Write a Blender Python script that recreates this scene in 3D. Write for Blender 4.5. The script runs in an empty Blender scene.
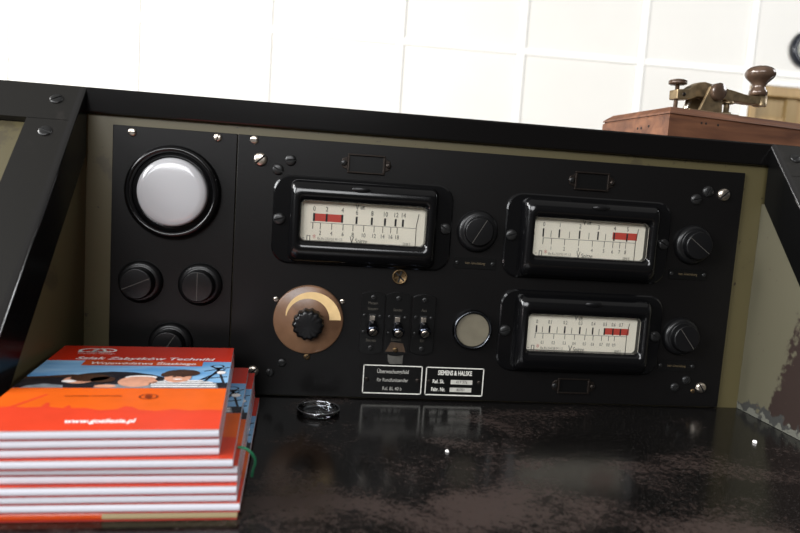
import bpy, bmesh, math, random
from mathutils import Vector, Matrix
random.seed(7)
sc = bpy.context.scene
COL = sc.collection
PI = math.pi

# ------------------------------------------------------------------ materials
def new_mat(name):
    m = bpy.data.materials.new(name); m.use_nodes = True
    nt = m.node_tree
    return m, nt, nt.nodes['Principled BSDF']

def s2l(c):
    return tuple(((v/255)/12.92 if v/255 <= .04045 else ((v/255+.055)/1.055)**2.4) for v in c)

def mat(name, rgb, rough=.5, metal=0, noise=0, nscale=60, bump=0, bscale=200, spec=.5, coat=0, srgb=True):
    m, nt, b = new_mat(name)
    c = s2l(rgb) if srgb else rgb
    b.inputs['Base Color'].default_value = (*c, 1)
    b.inputs['Roughness'].default_value = rough
    b.inputs['Metallic'].default_value = metal
    b.inputs['Specular IOR Level'].default_value = spec
    b.inputs['Coat Weight'].default_value = coat
    g = nt.nodes.new('ShaderNodeNewGeometry')
    if noise:
        n = nt.nodes.new('ShaderNodeTexNoise'); n.inputs['Scale'].default_value = nscale; n.inputs['Detail'].default_value = 5
        nt.links.new(g.outputs['Position'], n.inputs['Vector'])
        r = nt.nodes.new('ShaderNodeValToRGB')
        r.color_ramp.elements[0].position = .3; r.color_ramp.elements[1].position = .7
        r.color_ramp.elements[0].color = (*[v*(1-noise) for v in c], 1)
        r.color_ramp.elements[1].color = (*[min(1, v*(1+noise)) for v in c], 1)
        nt.links.new(n.outputs['Fac'], r.inputs['Fac']); nt.links.new(r.outputs['Color'], b.inputs['Base Color'])
    if bump:
        n2 = nt.nodes.new('ShaderNodeTexNoise'); n2.inputs['Scale'].default_value = bscale; n2.inputs['Detail'].default_value = 3
        nt.links.new(g.outputs['Position'], n2.inputs['Vector'])
        bp = nt.nodes.new('ShaderNodeBump'); bp.inputs['Strength'].default_value = bump; bp.inputs['Distance'].default_value = .001
        nt.links.new(n2.outputs['Fac'], bp.inputs['Height']); nt.links.new(bp.outputs['Normal'], b.inputs['Normal'])
    return m

def speckled(name, base, spot, rough, spots=((300, .72),), rough_spot=None, bump=0, spec=.5):
    """paint with spots / chips of another colour (noise thresholds)"""
    m, nt, b = new_mat(name)
    g = nt.nodes.new('ShaderNodeNewGeometry')
    col = None
    prev = (*s2l(base), 1)
    rgb0 = nt.nodes.new('ShaderNodeRGB'); rgb0.outputs[0].default_value = prev
    col = rgb0.outputs[0]
    for i, (sc_, th) in enumerate(spots):
        n = nt.nodes.new('ShaderNodeTexNoise'); n.inputs['Scale'].default_value = sc_; n.inputs['Detail'].default_value = 6; n.inputs['Roughness'].default_value = .65
        nt.links.new(g.outputs['Position'], n.inputs['Vector'])
        r = nt.nodes.new('ShaderNodeValToRGB'); r.color_ramp.elements[0].position = th; r.color_ramp.elements[1].position = th+.03
        nt.links.new(n.outputs['Fac'], r.inputs['Fac'])
        mx = nt.nodes.new('ShaderNodeMix'); mx.data_type = 'RGBA'
        nt.links.new(r.outputs['Color'], mx.inputs['Factor']); nt.links.new(col, mx.inputs['A'])
        sp = spot[i] if isinstance(spot[0], (tuple, list)) else spot
        mx.inputs['B'].default_value = (*s2l(sp), 1)
        col = mx.outputs['Result']
    nt.links.new(col, b.inputs['Base Color'])
    b.inputs['Roughness'].default_value = rough; b.inputs['Specular IOR Level'].default_value = spec
    if bump:
        n2 = nt.nodes.new('ShaderNodeTexNoise'); n2.inputs['Scale'].default_value = 500
        nt.links.new(g.outputs['Position'], n2.inputs['Vector'])
        bp = nt.nodes.new('ShaderNodeBump'); bp.inputs['Strength'].default_value = bump; bp.inputs['Distance'].default_value = .0006
        nt.links.new(n2.outputs['Fac'], bp.inputs['Height']); nt.links.new(bp.outputs['Normal'], b.inputs['Normal'])
    return m

def wood(name, c1, c2, rough=.5, scale=9, rot=0, stretch=(1, 12, 12)):
    m, nt, b = new_mat(name)
    tc = nt.nodes.new('ShaderNodeTexCoord'); mp = nt.nodes.new('ShaderNodeMapping')
    mp.inputs['Scale'].default_value = stretch; mp.inputs['Rotation'].default_value = (0, 0, rot)
    n = nt.nodes.new('ShaderNodeTexNoise'); n.inputs['Scale'].default_value = scale; n.inputs['Detail'].default_value = 8; n.inputs['Roughness'].default_value = .6; n.inputs['Distortion'].default_value = .5
    r = nt.nodes.new('ShaderNodeValToRGB'); r.color_ramp.elements[0].position = .32; r.color_ramp.elements[1].position = .68
    r.color_ramp.elements[0].color = (*s2l(c1), 1); r.color_ramp.elements[1].color = (*s2l(c2), 1)
    nt.links.new(tc.outputs['Object'], mp.inputs['Vector']); nt.links.new(mp.outputs['Vector'], n.inputs['Vector'])
    nt.links.new(n.outputs['Fac'], r.inputs['Fac']); nt.links.new(r.outputs['Color'], b.inputs['Base Color'])
    b.inputs['Roughness'].default_value = rough
    return m

def glass_mat(name, tint=(1, 1, 1), rough=.02, fac=1.0):
    m, nt, b = new_mat(name)
    nt.nodes.remove(b)
    out = nt.nodes['Material Output']
    tr = nt.nodes.new('ShaderNodeBsdfTransparent'); tr.inputs['Color'].default_value = (*tint, 1)
    gl = nt.nodes.new('ShaderNodeBsdfGlossy'); gl.inputs['Roughness'].default_value = rough
    fr = nt.nodes.new('ShaderNodeFresnel'); fr.inputs['IOR'].default_value = 1.45
    mu = nt.nodes.new('ShaderNodeMath'); mu.operation = 'MULTIPLY'; mu.inputs[1].default_value = fac
    mx = nt.nodes.new('ShaderNodeMixShader')
    nt.links.new(fr.outputs['Fac'], mu.inputs[0]); nt.links.new(mu.outputs[0], mx.inputs['Fac'])
    nt.links.new(tr.outputs[0], mx.inputs[1]); nt.links.new(gl.outputs[0], mx.inputs[2])
    nt.links.new(mx.outputs[0], out.inputs['Surface'])
    return m

def desk_material():
    m, nt, b = new_mat('worn_black_lacquer')
    g = nt.nodes.new('ShaderNodeNewGeometry')
    def noise(s, d=8, r=.62, dist=0, sx=(1, 1, 1)):
        mp = nt.nodes.new('ShaderNodeMapping'); mp.inputs['Scale'].default_value = sx
        nt.links.new(g.outputs['Position'], mp.inputs['Vector'])
        n = nt.nodes.new('ShaderNodeTexNoise'); n.inputs['Scale'].default_value = s; n.inputs['Detail'].default_value = d
        n.inputs['Roughness'].default_value = r; n.inputs['Distortion'].default_value = dist
        nt.links.new(mp.outputs['Vector'], n.inputs['Vector']); return n.outputs['Fac']
    def math_(op, a, c, clamp=False):
        q = nt.nodes.new('ShaderNodeMath'); q.operation = op; q.use_clamp = clamp
        for i, v in enumerate((a, c)):
            if isinstance(v, (int, float)): q.inputs[i].default_value = v
            else: nt.links.new(v, q.inputs[i])
        return q.outputs[0]
    big = noise(9, 3, .5, .3, (1, 1.5, 1))
    fine = noise(230, 9, .82, .4)
    grain = noise(900, 4, .7, 0)
    sep = nt.nodes.new('ShaderNodeSeparateXYZ'); nt.links.new(g.outputs['Position'], sep.inputs[0])
    # the lacquer is rubbed off more where hands and papers lie, along the front half of the top
    front = math_('MULTIPLY', math_('ADD', sep.outputs['Y'], -.02), -.62)
    v = math_('ADD', math_('ADD', math_('MULTIPLY', big, .70), math_('ADD', math_('MULTIPLY', fine, .62), math_('MULTIPLY', grain, .22))), front)
    r = nt.nodes.new('ShaderNodeValToRGB')
    r.color_ramp.elements[0].position = .885; r.color_ramp.elements[1].position = 1.06
    nt.links.new(v, r.inputs['Fac'])
    mx = nt.nodes.new('ShaderNodeMix'); mx.data_type = 'RGBA'
    mx.inputs['A'].default_value = (.0035, .0032, .003, 1); mx.inputs['B'].default_value = (.040, .028, .0245, 1)
    nt.links.new(r.outputs['Color'], mx.inputs['Factor'])
    # fine scratches and dust specks
    sp = noise(700, 2, .5)
    r2 = nt.nodes.new('ShaderNodeValToRGB'); r2.color_ramp.elements[0].position = .60; r2.color_ramp.elements[1].position = .72
    nt.links.new(sp, r2.inputs['Fac'])
    mx2 = nt.nodes.new('ShaderNodeMix'); mx2.data_type = 'RGBA'
    nt.links.new(mx.outputs['Result'], mx2.inputs['A']); mx2.inputs['B'].default_value = (.042, .038, .036, 1)
    nt.links.new(r2.outputs['Color'], mx2.inputs['Factor'])
    nt.links.new(mx2.outputs['Result'], b.inputs['Base Color'])
    ro = nt.nodes.new('ShaderNodeMapRange'); ro.inputs['To Min'].default_value = .16; ro.inputs['To Max'].default_value = .38
    nt.links.new(r.outputs['Color'], ro.inputs['Value']); nt.links.new(ro.outputs['Result'], b.inputs['Roughness'])
    b.inputs['Specular IOR Level'].default_value = .34
    return m

def cheek_material():
    m, nt, b = new_mat('chipped_olive_paint')
    g = nt.nodes.new('ShaderNodeNewGeometry')
    sep = nt.nodes.new('ShaderNodeSeparateXYZ'); nt.links.new(g.outputs['Position'], sep.inputs[0])
    def noise(s, d=6, r=.6):
        n = nt.nodes.new('ShaderNodeTexNoise'); n.inputs['Scale'].default_value = s; n.inputs['Detail'].default_value = d; n.inputs['Roughness'].default_value = r
        nt.links.new(g.outputs['Position'], n.inputs['Vector']); return n.outputs['Fac']
    def M(op, a, c):
        q = nt.nodes.new('ShaderNodeMath'); q.operation = op
        for i, v in enumerate((a, c)):
            if isinstance(v, (int, float)): q.inputs[i].default_value = v
            else: nt.links.new(v, q.inputs[i])
        return q.outputs[0]
    def ramp(v, a, c):
        r = nt.nodes.new('ShaderNodeValToRGB'); r.color_ramp.elements[0].position = a; r.color_ramp.elements[1].position = c
        nt.links.new(v, r.inputs['Fac']); return r.outputs['Color']
    def mix(f, a, bcol):
        x = nt.nodes.new('ShaderNodeMix'); x.data_type = 'RGBA'; nt.links.new(f, x.inputs['Factor'])
        if isinstance(a, tuple): x.inputs['A'].default_value = a
        else: nt.links.new(a, x.inputs['A'])
        x.inputs['B'].default_value = bcol; return x.outputs['Result']
    # red primer worn bare on the lower front of the board, where hands rub (chips of their own shape)
    wear = M('ADD', M('MULTIPLY', M('ADD', sep.outputs['Y'], .036), -9.0), M('MULTIPLY', sep.outputs['Z'], -2.6))
    v = M('ADD', M('ADD', wear, .30), M('MULTIPLY', noise(60, 6, .6), .55))
    c = mix(ramp(v, .53, .57), (.072, .066, .043, 1), (.020, .0120, .0098, 1))
    # bare grey metal along the foot
    v2 = M('ADD', M('MULTIPLY', sep.outputs['Z'], -26), M('MULTIPLY', noise(75, 5, .6), 1.0))
    c = mix(ramp(v2, .25, .30), c, (.030, .030, .028, 1))
    v3 = M('ADD', M('MULTIPLY', sep.outputs['Z'], -26), M('MULTIPLY', noise(120, 5, .55), 1.0))
    c = mix(ramp(v3, .38, .42), c, (.09, .09, .075, 1))
    c = mix(ramp(noise(230, 3, .5), .70, .74), c, (.05, .035, .025, 1))
    nt.links.new(c, b.inputs['Base Color']); b.inputs['Roughness'].default_value = .45
    return m

M_PANEL = speckled('black_crackle_paint', (10, 9, 9), ((34, 32, 30), (17, 15, 14)), .36, ((420, .74), (35, .68)), bump=.08, spec=.22)
M_LACQ = speckled('black_gloss_lacquer', (9, 8, 8), ((60, 58, 56),), .15, ((500, .76),), spec=.4)
M_WING = speckled('scuffed_dark_lacquer', (20, 19, 17), ((84, 82, 76), (28, 26, 24)), .26, ((420, .73), (45, .62)), spec=.5)
M_BAND_BLACK = mat('black_lacquer_side', (7, 7, 7), .22, spec=.2)
M_EDGE = speckled('polished_dark_lacquer', (14, 13, 13), ((70, 68, 64),), .12, ((480, .75),), spec=1)
M_OLIVE = speckled('olive_green_paint', (72, 65, 40), ((36, 27, 16), (60, 53, 33)), .45, ((150, .66), (20, .58)))
M_CHEEK = cheek_material()
M_DESK = desk_material()
M_BAKE = mat('black_bakelite', (8, 8, 9), .16, spec=.45)
M_BAKE_MATT = mat('dull_black_bakelite', (13, 13, 14), .3, spec=.32)
M_DARKSCREW = mat('blackened_steel', (48, 48, 48), .35, .7)
M_STEEL = mat('nickel_plated_steel', (205, 195, 182), .28, 1, noise=.25, nscale=400)
M_CHROME = mat('polished_chrome', (190, 192, 196), .12, 1)
M_BRASS_OLD = mat('tarnished_brass', (96, 78, 54), .42, .9, noise=.3, nscale=500)
M_BRASS = mat('aged_key_brass', (140, 122, 94), .42, .8, noise=.35, nscale=160)
M_BRONZE = mat('browned_bronze', (46, 40, 36), .35, .8, noise=.3, nscale=400)
M_SLOT = mat('dark_slot', (8, 8, 8), .8)
M_PAPER = mat('ivory_dial_card', (232, 226, 208), .6, noise=.03, nscale=30)
M_INK = mat('black_print', (22, 20, 20), .7)
M_GREYINK = mat('grey_print', (110, 106, 98), .7)
M_RED = mat('red_print', (186, 62, 48), .6)
M_GLASS = glass_mat('window_glass', (1, 1, 1), .02, .9)
M_OPAL = mat('opal_glass', (172, 172, 174), .14, coat=.3, noise=.02, nscale=20)
M_LINE = mat('worn_white_line', (66, 63, 58), .6)
M_DIALWOOD = wood('brown_mottled_bakelite', (82, 58, 42), (128, 96, 72), .3, 22, .5, (1, 2.2, 1))
M_CREAM = mat('cream_inlay', (214, 182, 130), .4, noise=.06, nscale=200)
M_PAPER2 = mat('yellowed_card', (100, 94, 79), .5, noise=.10, nscale=150)
M_WHITEP = mat('white_enamel_line', (208, 206, 198), .5, noise=.1, nscale=300)
M_PLATE = mat('black_enamel_plate', (8, 8, 8), .3, spec=.3)
M_FAINT = mat('faded_lettering', (62, 58, 50), .6)
M_GOLDTXT = mat('faded_gold_lettering', (84, 72, 50), .5)
M_STAMP = mat('worn_grey_field', (176, 174, 166), .5, noise=.12, nscale=300)
M_BLOCK = wood('reddish_brown_wood', (68, 40, 27), (116, 76, 52), .45, 10, 0, (1, 9, 9))
M_HOLE = mat('worm_hole', (20, 12, 9), .9)
M_KNOBWOOD = mat('polished_brown_knob', (76, 60, 49), .2, .15, noise=.25, nscale=120)
M_WALL = mat('white_wall_paint', (232, 230, 224), .6, noise=.015, nscale=3)
M_TRIM = mat('white_batten_paint', (247, 246, 242), .45)
M_FLOOR = wood('oak_floor', (92, 82, 70), (122, 110, 96), .4, 3, 0, (1, 10, 1))
M_DOOR = wood('tan_oak_door', (150, 122, 78), (176, 146, 98), .5, 3, 0, (8, 8, 1))
M_DOORDARK = wood('dark_tan_door_panel', (136, 112, 70), (152, 128, 84), .5, 3, 0, (8, 8, 1))
M_CLOCKRIM = mat('dark_navy_clock_case', (26, 30, 40), .25)
M_CLOCKFACE = mat('pale_clock_face', (214, 214, 200), .5)
M_PAGES = None
def pages_material(name, rgb):
    m, nt, b = new_mat(name)
    g = nt.nodes.new('ShaderNodeNewGeometry'); mp = nt.nodes.new('ShaderNodeMapping'); mp.inputs['Scale'].default_value = (4, 4, 3200)
    n = nt.nodes.new('ShaderNodeTexNoise'); n.inputs['Scale'].default_value = 1; n.inputs['Detail'].default_value = 2
    nt.links.new(g.outputs['Position'], mp.inputs['Vector']); nt.links.new(mp.outputs['Vector'], n.inputs['Vector'])
    r = nt.nodes.new('ShaderNodeValToRGB'); c = s2l(rgb)
    r.color_ramp.elements[0].position = .3; r.color_ramp.elements[1].position = .55
    r.color_ramp.elements[0].color = (*[v*.86 for v in c], 1); r.color_ramp.elements[1].color = (*c, 1)
    nt.links.new(n.outputs['Fac'], r.inputs['Fac']); nt.links.new(r.outputs['Color'], b.inputs['Base Color'])
    b.inputs['Roughness'].default_value = .55
    return m
M_PAGES = pages_material('white_page_edges', (206, 206, 214))
M_TANPAGES = pages_material('tan_page_edges', (168, 150, 112))
M_CRED = mat('cover_red', (200, 42, 18), .25)
M_CORANGE = mat('cover_orange', (216, 92, 24), .25, noise=.10, nscale=40)
M_CORED = mat('cover_orange_red', (208, 64, 38), .25, noise=.06, nscale=60)
M_CSTRIP = mat('cover_deep_orange', (196, 72, 26), .25)
M_CWHITE = mat('cover_white', (244, 240, 238), .3)
M_CEDGE = mat('cover_cut_edge', (206, 170, 164), .5)
M_CEDGE2 = mat('cover_back_red', (160, 48, 38), .4)
M_CBROWN = mat('cover_brown_ink', (120, 44, 14), .3)
def sky_cover():
    m, nt, b = new_mat('cover_sky_blue')
    tc = nt.nodes.new('ShaderNodeTexCoord'); mp = nt.nodes.new('ShaderNodeMapping'); mp.inputs['Scale'].default_value = (18, 60, 1)
    n = nt.nodes.new('ShaderNodeTexNoise'); n.inputs['Scale'].default_value = 1; n.inputs['Detail'].default_value = 4
    r = nt.nodes.new('ShaderNodeValToRGB'); r.color_ramp.elements[0].position = .35; r.color_ramp.elements[1].position = .7
    r.color_ramp.elements[0].color = (*s2l((94, 156, 210)), 1); r.color_ramp.elements[1].color = (*s2l((160, 200, 230)), 1)
    nt.links.new(tc.outputs['Object'], mp.inputs['Vector']); nt.links.new(mp.outputs['Vector'], n.inputs['Vector'])
    nt.links.new(n.outputs['Fac'], r.inputs['Fac']); nt.links.new(r.outputs['Color'], b.inputs['Base Color']); b.inputs['Roughness'].default_value = .25
    return m
M_CSKY = sky_cover()
M_CDARK = mat('cover_dark_print', (34, 32, 38), .25, noise=.4, nscale=200)
M_CSKIN = mat('cover_skin_print', (214, 156, 128), .25, noise=.15, nscale=200)
M_CHAIR = mat('cover_hair_print', (70, 46, 34), .25, noise=.3, nscale=300)
M_CGREY = mat('cover_grey_print', (126, 132, 138), .25, noise=.2, nscale=200)
M_BAND = mat('green_rubber', (40, 134, 92), .45)
M_CLEAR = glass_mat('clear_glass', (.80, .83, .85), .03, 1.6)

# ------------------------------------------------------------------ mesh builder
class MB:
    def __init__(s): s.v = []; s.f = []; s.mi = []; s.mats = []; s.sm = []
    def _m(s, m):
        if m not in s.mats: s.mats.append(m)
        return s.mats.index(m)
    def add(s, vs, fs, m, smooth=False, T=None):
        o = len(s.v); k = s._m(m)
        for p in vs:
            p = Vector(p)
            s.v.append(T @ p if T is not None else p)
        for f in fs: s.f.append([o+i for i in f]); s.mi.append(k); s.sm.append(smooth)
        return s
    def box(s, a, b, m, T=None):
        (x0, y0, z0), (x1, y1, z1) = a, b
        vs = [(x0,y0,z0),(x1,y0,z0),(x1,y1,z0),(x0,y1,z0),(x0,y0,z1),(x1,y0,z1),(x1,y1,z1),(x0,y1,z1)]
        return s.add(vs, [(0,3,2,1),(4,5,6,7),(0,1,5,4),(1,2,6,5),(2,3,7,6),(3,0,4,7)], m, False, T)
    def prism(s, poly, axis, a, b, m, T=None, smooth=False):
        """poly: 2-D points; axis 'x': (y,z), 'y': (x,z), 'z': (x,y)"""
        def P(q, h):
            return {'x': (h, q[0], q[1]), 'y': (q[0], h, q[1]), 'z': (q[0], q[1], h)}[axis]
        n = len(poly)
        vs = [P(q, a) for q in poly]+[P(q, b) for q in poly]
        o = len(s.v)
        s.add(vs, [list(range(n)), list(range(2*n-1, n-1, -1))], m, False, T)
        k = s._m(m)
        for i in range(n):
            j = (i+1) % n
            s.f.append([o+i, o+n+i, o+n+j, o+j]); s.mi.append(k); s.sm.append(smooth)
        return s
    def lathe(s, prof, m, T=None, n=40, smooth=True, rfun=None):
        """profile of (r, h), axis = local Z"""
        vs = []; fs = []; rings = []
        for r, h in prof:
            if r < 1e-7: rings.append([len(vs)]); vs.append((0, 0, h))
            else:
                st = len(vs); rings.append(list(range(st, st+n)))
                for i in range(n):
                    a = 2*PI*i/n; rr = r*(rfun(a) if rfun else 1)
                    vs.append((rr*math.cos(a), rr*math.sin(a), h))
        for A, B in zip(rings, rings[1:]):
            if len(A) == 1 and len(B) == 1: continue
            for i in range(n):
                j = (i+1) % n
                if len(A) == 1: fs.append((A[0], B[j], B[i]))
                elif len(B) == 1: fs.append((A[i], A[j], B[0]))
                else: fs.append((A[i], A[j], B[j], B[i]))
        return s.add(vs, fs, m, smooth, T)
    def tube(s, pts, r, m, n=10, T=None, closed=False):
        pts = [Vector(p) for p in pts]; vs = []; fs = []; N = len(pts); prev = None
        for i, p in enumerate(pts):
            t = (pts[(i+1) % N]-pts[i-1]) if closed else (pts[min(i+1, N-1)]-pts[max(i-1, 0)])
            t.normalize()
            if prev is None:
                u = t.orthogonal().normalized()
            else:
                u = (prev-t*prev.dot(t)).normalized()
            prev = u; w = t.cross(u)
            rr = r[i] if isinstance(r, (list, tuple)) else r
            for k in range(n):
                a = 2*PI*k/n; vs.append(p+u*rr*math.cos(a)+w*rr*math.sin(a))
        for i in range(N if closed else N-1):
            j = (i+1) % N
            for k in range(n):
                l = (k+1) % n
                fs.append((i*n+k, i*n+l, j*n+l, j*n+k))
        if not closed:
            fs.append(list(range(n))[::-1]); fs.append([(N-1)*n+k for k in range(n)])
        return s.add(vs, fs, m, True, T)
    def flat(s, poly, m, T=None):
        return s.add([(x, y, 0) for x, y in poly], [list(range(len(poly)))], m, False, T)
    def text(s, body, size, m, T, align='CENTER', sx=1, shear=0, bold=0):
        cu = bpy.data.curves.new('lettering', 'FONT'); cu.body = body; cu.size = size; cu.align_x = align; cu.align_y = 'CENTER'
        cu.shear = shear; cu.offset = bold; cu.resolution_u = 3
        o = bpy.data.objects.new('lettering', cu)
        me = bpy.data.meshes.new_from_object(o)
        vs = [(v.co.x*sx, v.co.y, 0) for v in me.vertices]; fs = [tuple(p.vertices) for p in me.polygons]
        s.add(vs, fs, m, False, T)
        bpy.data.objects.remove(o); bpy.data.curves.remove(cu); bpy.data.meshes.remove(me)
        return s
    def obj(s, name, parent=None, bevel=0, seg=2, loc=None, kind=None, label=None, auto=False):
        me = bpy.data.meshes.new(name); me.from_pydata([tuple(v) for v in s.v], [], s.f); me.update()
        for m in s.mats: me.materials.append(m)
        for p, k, q in zip(me.polygons, s.mi, s.sm): p.material_index = k; p.use_smooth = q
        bm = bmesh.new(); bm.from_mesh(me); bmesh.ops.recalc_face_normals(bm, faces=bm.faces); bm.to_mesh(me); bm.free()
        o = bpy.data.objects.new(name, me); COL.objects.link(o)
        if bevel:
            b = o.modifiers.new('bevel', 'BEVEL'); b.width = bevel; b.segments = seg; b.limit_method = 'ANGLE'; b.angle_limit = math.radians(40)
            b.harden_normals = False
        if parent: o.parent = parent
        if loc: o.location = loc
        if kind: o['kind'] = kind
        if label: o['label'] = label
        return o

class Flat(MB):
    """printed surface: recalculation of normals is skipped so layered print keeps facing out"""
    pass

def tag(o, label, cat, group=None):
    o['label'] = label; o['category'] = cat
    if group: o['group'] = group
    return o
def empty(name, loc=(0, 0, 0), rz=0, parent=None):
    o = bpy.data.objects.new(name, None); COL.objects.link(o); o.location = loc; o.rotation_euler = (0, 0, rz); o.empty_display_size = .02
    if parent: o.parent = parent
    return o
def rrect(w, h, r, n=6, cx=0, cz=0):
    pts = []
    for (sx, sz, a0) in ((1, 1, 0), (-1, 1, PI/2), (-1, -1, PI), (1, -1, 3*PI/2)):
        for i in range(n+1):
            a = a0+PI/2*i/n
            pts.append((cx+sx*(w/2-r)+r*math.cos(a), cz+sz*(h/2-r)+r*math.sin(a)))
    return pts
def FRONT(u, z, out=0):
    """frame on the console's instrument face: local x right, local y up, local z out towards the operator"""
    return Matrix(((1, 0, 0, u), (0, 0, -1, -out), (0, 1, 0, z), (0, 0, 0, 1)))
def ring_loft(b, loops, m, cap_first=False, cap_last=False, smooth=True):
    """loops: lists of 3-D points with equal counts"""
    vs = [p for L in loops for p in L]; n = len(loops[0]); fs = []
    for k in range(len(loops)-1):
        for i in range(n):
            j = (i+1) % n
            fs.append((k*n+i, k*n+j, (k+1)*n+j, (k+1)*n+i))
    if cap_first: fs.append(list(range(n)))
    if cap_last: fs.append([(len(loops)-1)*n+i for i in range(n)][::-1])
    b.add(vs, fs, m, smooth)

def screw_mesh(b, T, r, h, m, ang=0.5, countersunk=False, cross=False):
    """slotted screw head: two domed halves on a base disc, or a recessed cross"""
    T = T @ Matrix.Rotation(ang, 4, 'Z')
    b.lathe([(r, 0), (r, h*.35), (0, h*.35)], m if not cross else m, T, 24)
    g = r*.13
    n = 14
    for sgn in (1, -1):
        a0 = math.asin(g/r)
        rings = []
        for fr, hh in ((1, .3), (.97, .62), (.82, .88), (.55, 1.0), (.2, 1.06)):
            rr = r*fr
            aa = math.asin(min(1, g/rr)) if rr > g else PI/2
            rings.append([(rr*math.cos(aa+(PI-2*aa)*i/n), sgn*rr*math.sin(aa+(PI-2*aa)*i/n), h*hh) for i in range(n+1)])
        vs = [p for L in rings for p in L]; fs = []
        w = n+1
        for k in range(len(rings)-1):
            for i in range(n): fs.append((k*w+i, k*w+i+1, (k+1)*w+i+1, (k+1)*w+i))
        fs.append([(len(rings)-1)*w+i for i in range(w)])
        b.add(vs, fs, m, True, T)
        # slot wall
        wall = [rings[k][0] for k in range(len(rings))]+[rings[k][-1] for k in range(len(rings)-1, -1, -1)]
        b.add(wall, [list(range(len(wall)))], M_SLOT, False, T)
    b.add([(-r*.98, -g, h*.36), (r*.98, -g, h*.36), (r*.98, g, h*.36), (-r*.98, g, h*.36)], [(0, 1, 2, 3)], M_SLOT, False, T)
def screw(parent, u, z, r, m, ang=.5, h=None, out=0, label=None):
    b = MB(); screw_mesh(b, FRONT(u, z, out), r, h or r*.5, m, ang)
    return b.obj('screw', parent, label=label)

# ------------------------------------------------------------------ the setting
FLOOR = -.76
th = math.atan(.045)
WALLT = Matrix.Translation((0, 4.1, 0)) @ Matrix.Rotation(-th, 4, 'Z')      # local x along wall, -y towards the room
b = MB()
# wall with the doorway left open
DX0, DX1, DZ = 3.195, 4.25, 1.145
b.box((-4.6, 0, FLOOR), (DX0, .12, 2.6), M_WALL, WALLT); b.box((DX0, 0, DZ), (DX1, .12, 2.6), M_WALL, WALLT); b.box((DX1, 0, FLOOR), (5.4, .12, 2.6), M_WALL, WALLT)
b.obj('wall_back', kind='structure')
b = MB(); b.box((-6, -4.5, FLOOR-.1), (7, 4.6, FLOOR), M_FLOOR); b.obj('floor', kind='structure')
k = 1
def trim(a, c, bev=.008):
    global k
    b = MB(); b.box(a, c, M_TRIM, WALLT); b.obj('trim_%d' % k, bevel=bev, kind='structure'); k += 1
VX = (-3.72, -2.85, -1.975, -1.131, -.26, .641, 1.495, 2.362, 3.165)
for x in VX: trim((x-.027, -.014, FLOOR+.12), (x+.027, 0, 2.55), .006)
for i, z in enumerate((1.242, 2.15, .30)):
    for x0, x1 in zip((-4.6,)+VX, VX+(5.4,)):
        if x1 > 5 and z < 1.2: continue
        trim((x0+.0275, -.013, z-.024), (x1-.0275, 0, z+.024), .006)
# wooden door in the opening
d = MB()
d.box((DX0, -.03, DZ-.07), (DX1, .06, DZ), M_DOOR, WALLT)
d.box((DX0, -.03, FLOOR), (DX0+.05, .06, DZ-.07), M_DOOR, WALLT); d.box((DX1-.05, -.03, FLOOR), (DX1, .06, DZ-.07), M_DOOR, WALLT)
door = d.obj('door_1', bevel=.006, kind='structure')
d = MB()
for (x0, x1, z0, z1, y, mm) in ((DX0+.05, DX0+.30, DZ-.21, DZ-.07, .03, M_DOORDARK), (DX0+.05, DX0+.30, FLOOR, DZ-.21, .018, M_DOOR), (DX0+.30, DX0+.38, FLOOR, DZ-.07, .005, M_DOORDARK), (DX0+.38, DX1-.05, FLOOR, DZ-.07, .02, M_DOOR)):
    d.box((x0, y, z0), (x1, .055, z1), mm, WALLT)
d.obj('door_leaf', door, bevel=.004)
trim((3.1925, -.035, DZ+.001), (4.3, 0, DZ+.04), .012)

# wall clock
CT = WALLT @ Matrix.Translation((3.595, -.001, 1.428)) @ Matrix.Rotation(PI/2, 4, 'X')
clock = empty('wall_clock', CT.translation)
clock.rotation_euler = CT.to_euler()
tag(clock, 'round wall clock with dark rim on white wall above the wooden door', 'clock')
R = .137
b = MB(); b.lathe([(0, 0), (R, 0), (R, .03), (R-.012, .045), (R-.034, .045), (R-.046, .03), (R-.048, .014)], M_CLOCKRIM, n=56); b.obj('case', clock)
b = MB(); b.lathe([(R-.046, .013), (0, .014)], M_CLOCKFACE, n=56)
for i in range(12):
    a = PI/2-i*PI/6
    b.text(str(12 if i == 0 else i), .022, M_INK, Matrix.Translation((.068*math.cos(a), .068*math.sin(a), .0150)))
b.obj('dial', clock)
for nm, a, L, w in (('hour_hand', .6, .045, .0035), ('minute_hand', 2.2, .066, .0025)):
    b = MB(); b.box((-.008, -w, .017), (L, w, .0185), M_INK, Matrix.Rotation(a, 4, 'Z')); b.obj(nm, clock)

# ------------------------------------------------------------------ the console desk
XL, XR, ZT = -.0186, .5394, .2348
ZRB = .2158
WW = .34
console = empty('control_console', (.26, 0, FLOOR))
CB = Vector((.26, 0, FLOOR))
tag(console, 'black and olive control console with sloping side wings and a worn black desktop', 'console')
def part(b, name, parent=console, bevel=0, label=None, seg=2):
    o = b.obj(name, parent, bevel=bevel, label=label, seg=seg)
    if parent is console: o.location = -CB
    return o
b = MB(); b.box((XL-WW-.02, -.36, -.028), (XR+WW+.02, .30, 0), M_DESK); desktop = part(b, 'desktop', bevel=.003, label='worn glossy black desktop rubbed brown in patches')
b = MB(); b.box((XL-WW, -.0016, ZRB), (XR+WW, .30, ZT), M_LACQ); part(b, 'top_board', bevel=.0014)
b = MB(); b.box((XL-.0055, .003, 0), (XR+.0055, .012, ZRB), M_OLIVE); part(b, 'back_frame', label='olive painted frame around the instrument panels')
b = MB(); b.box((XL-WW, .28, FLOOR), (XR+WW, .30, ZRB), M_OLIVE); part(b, 'rear_panel')
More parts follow.
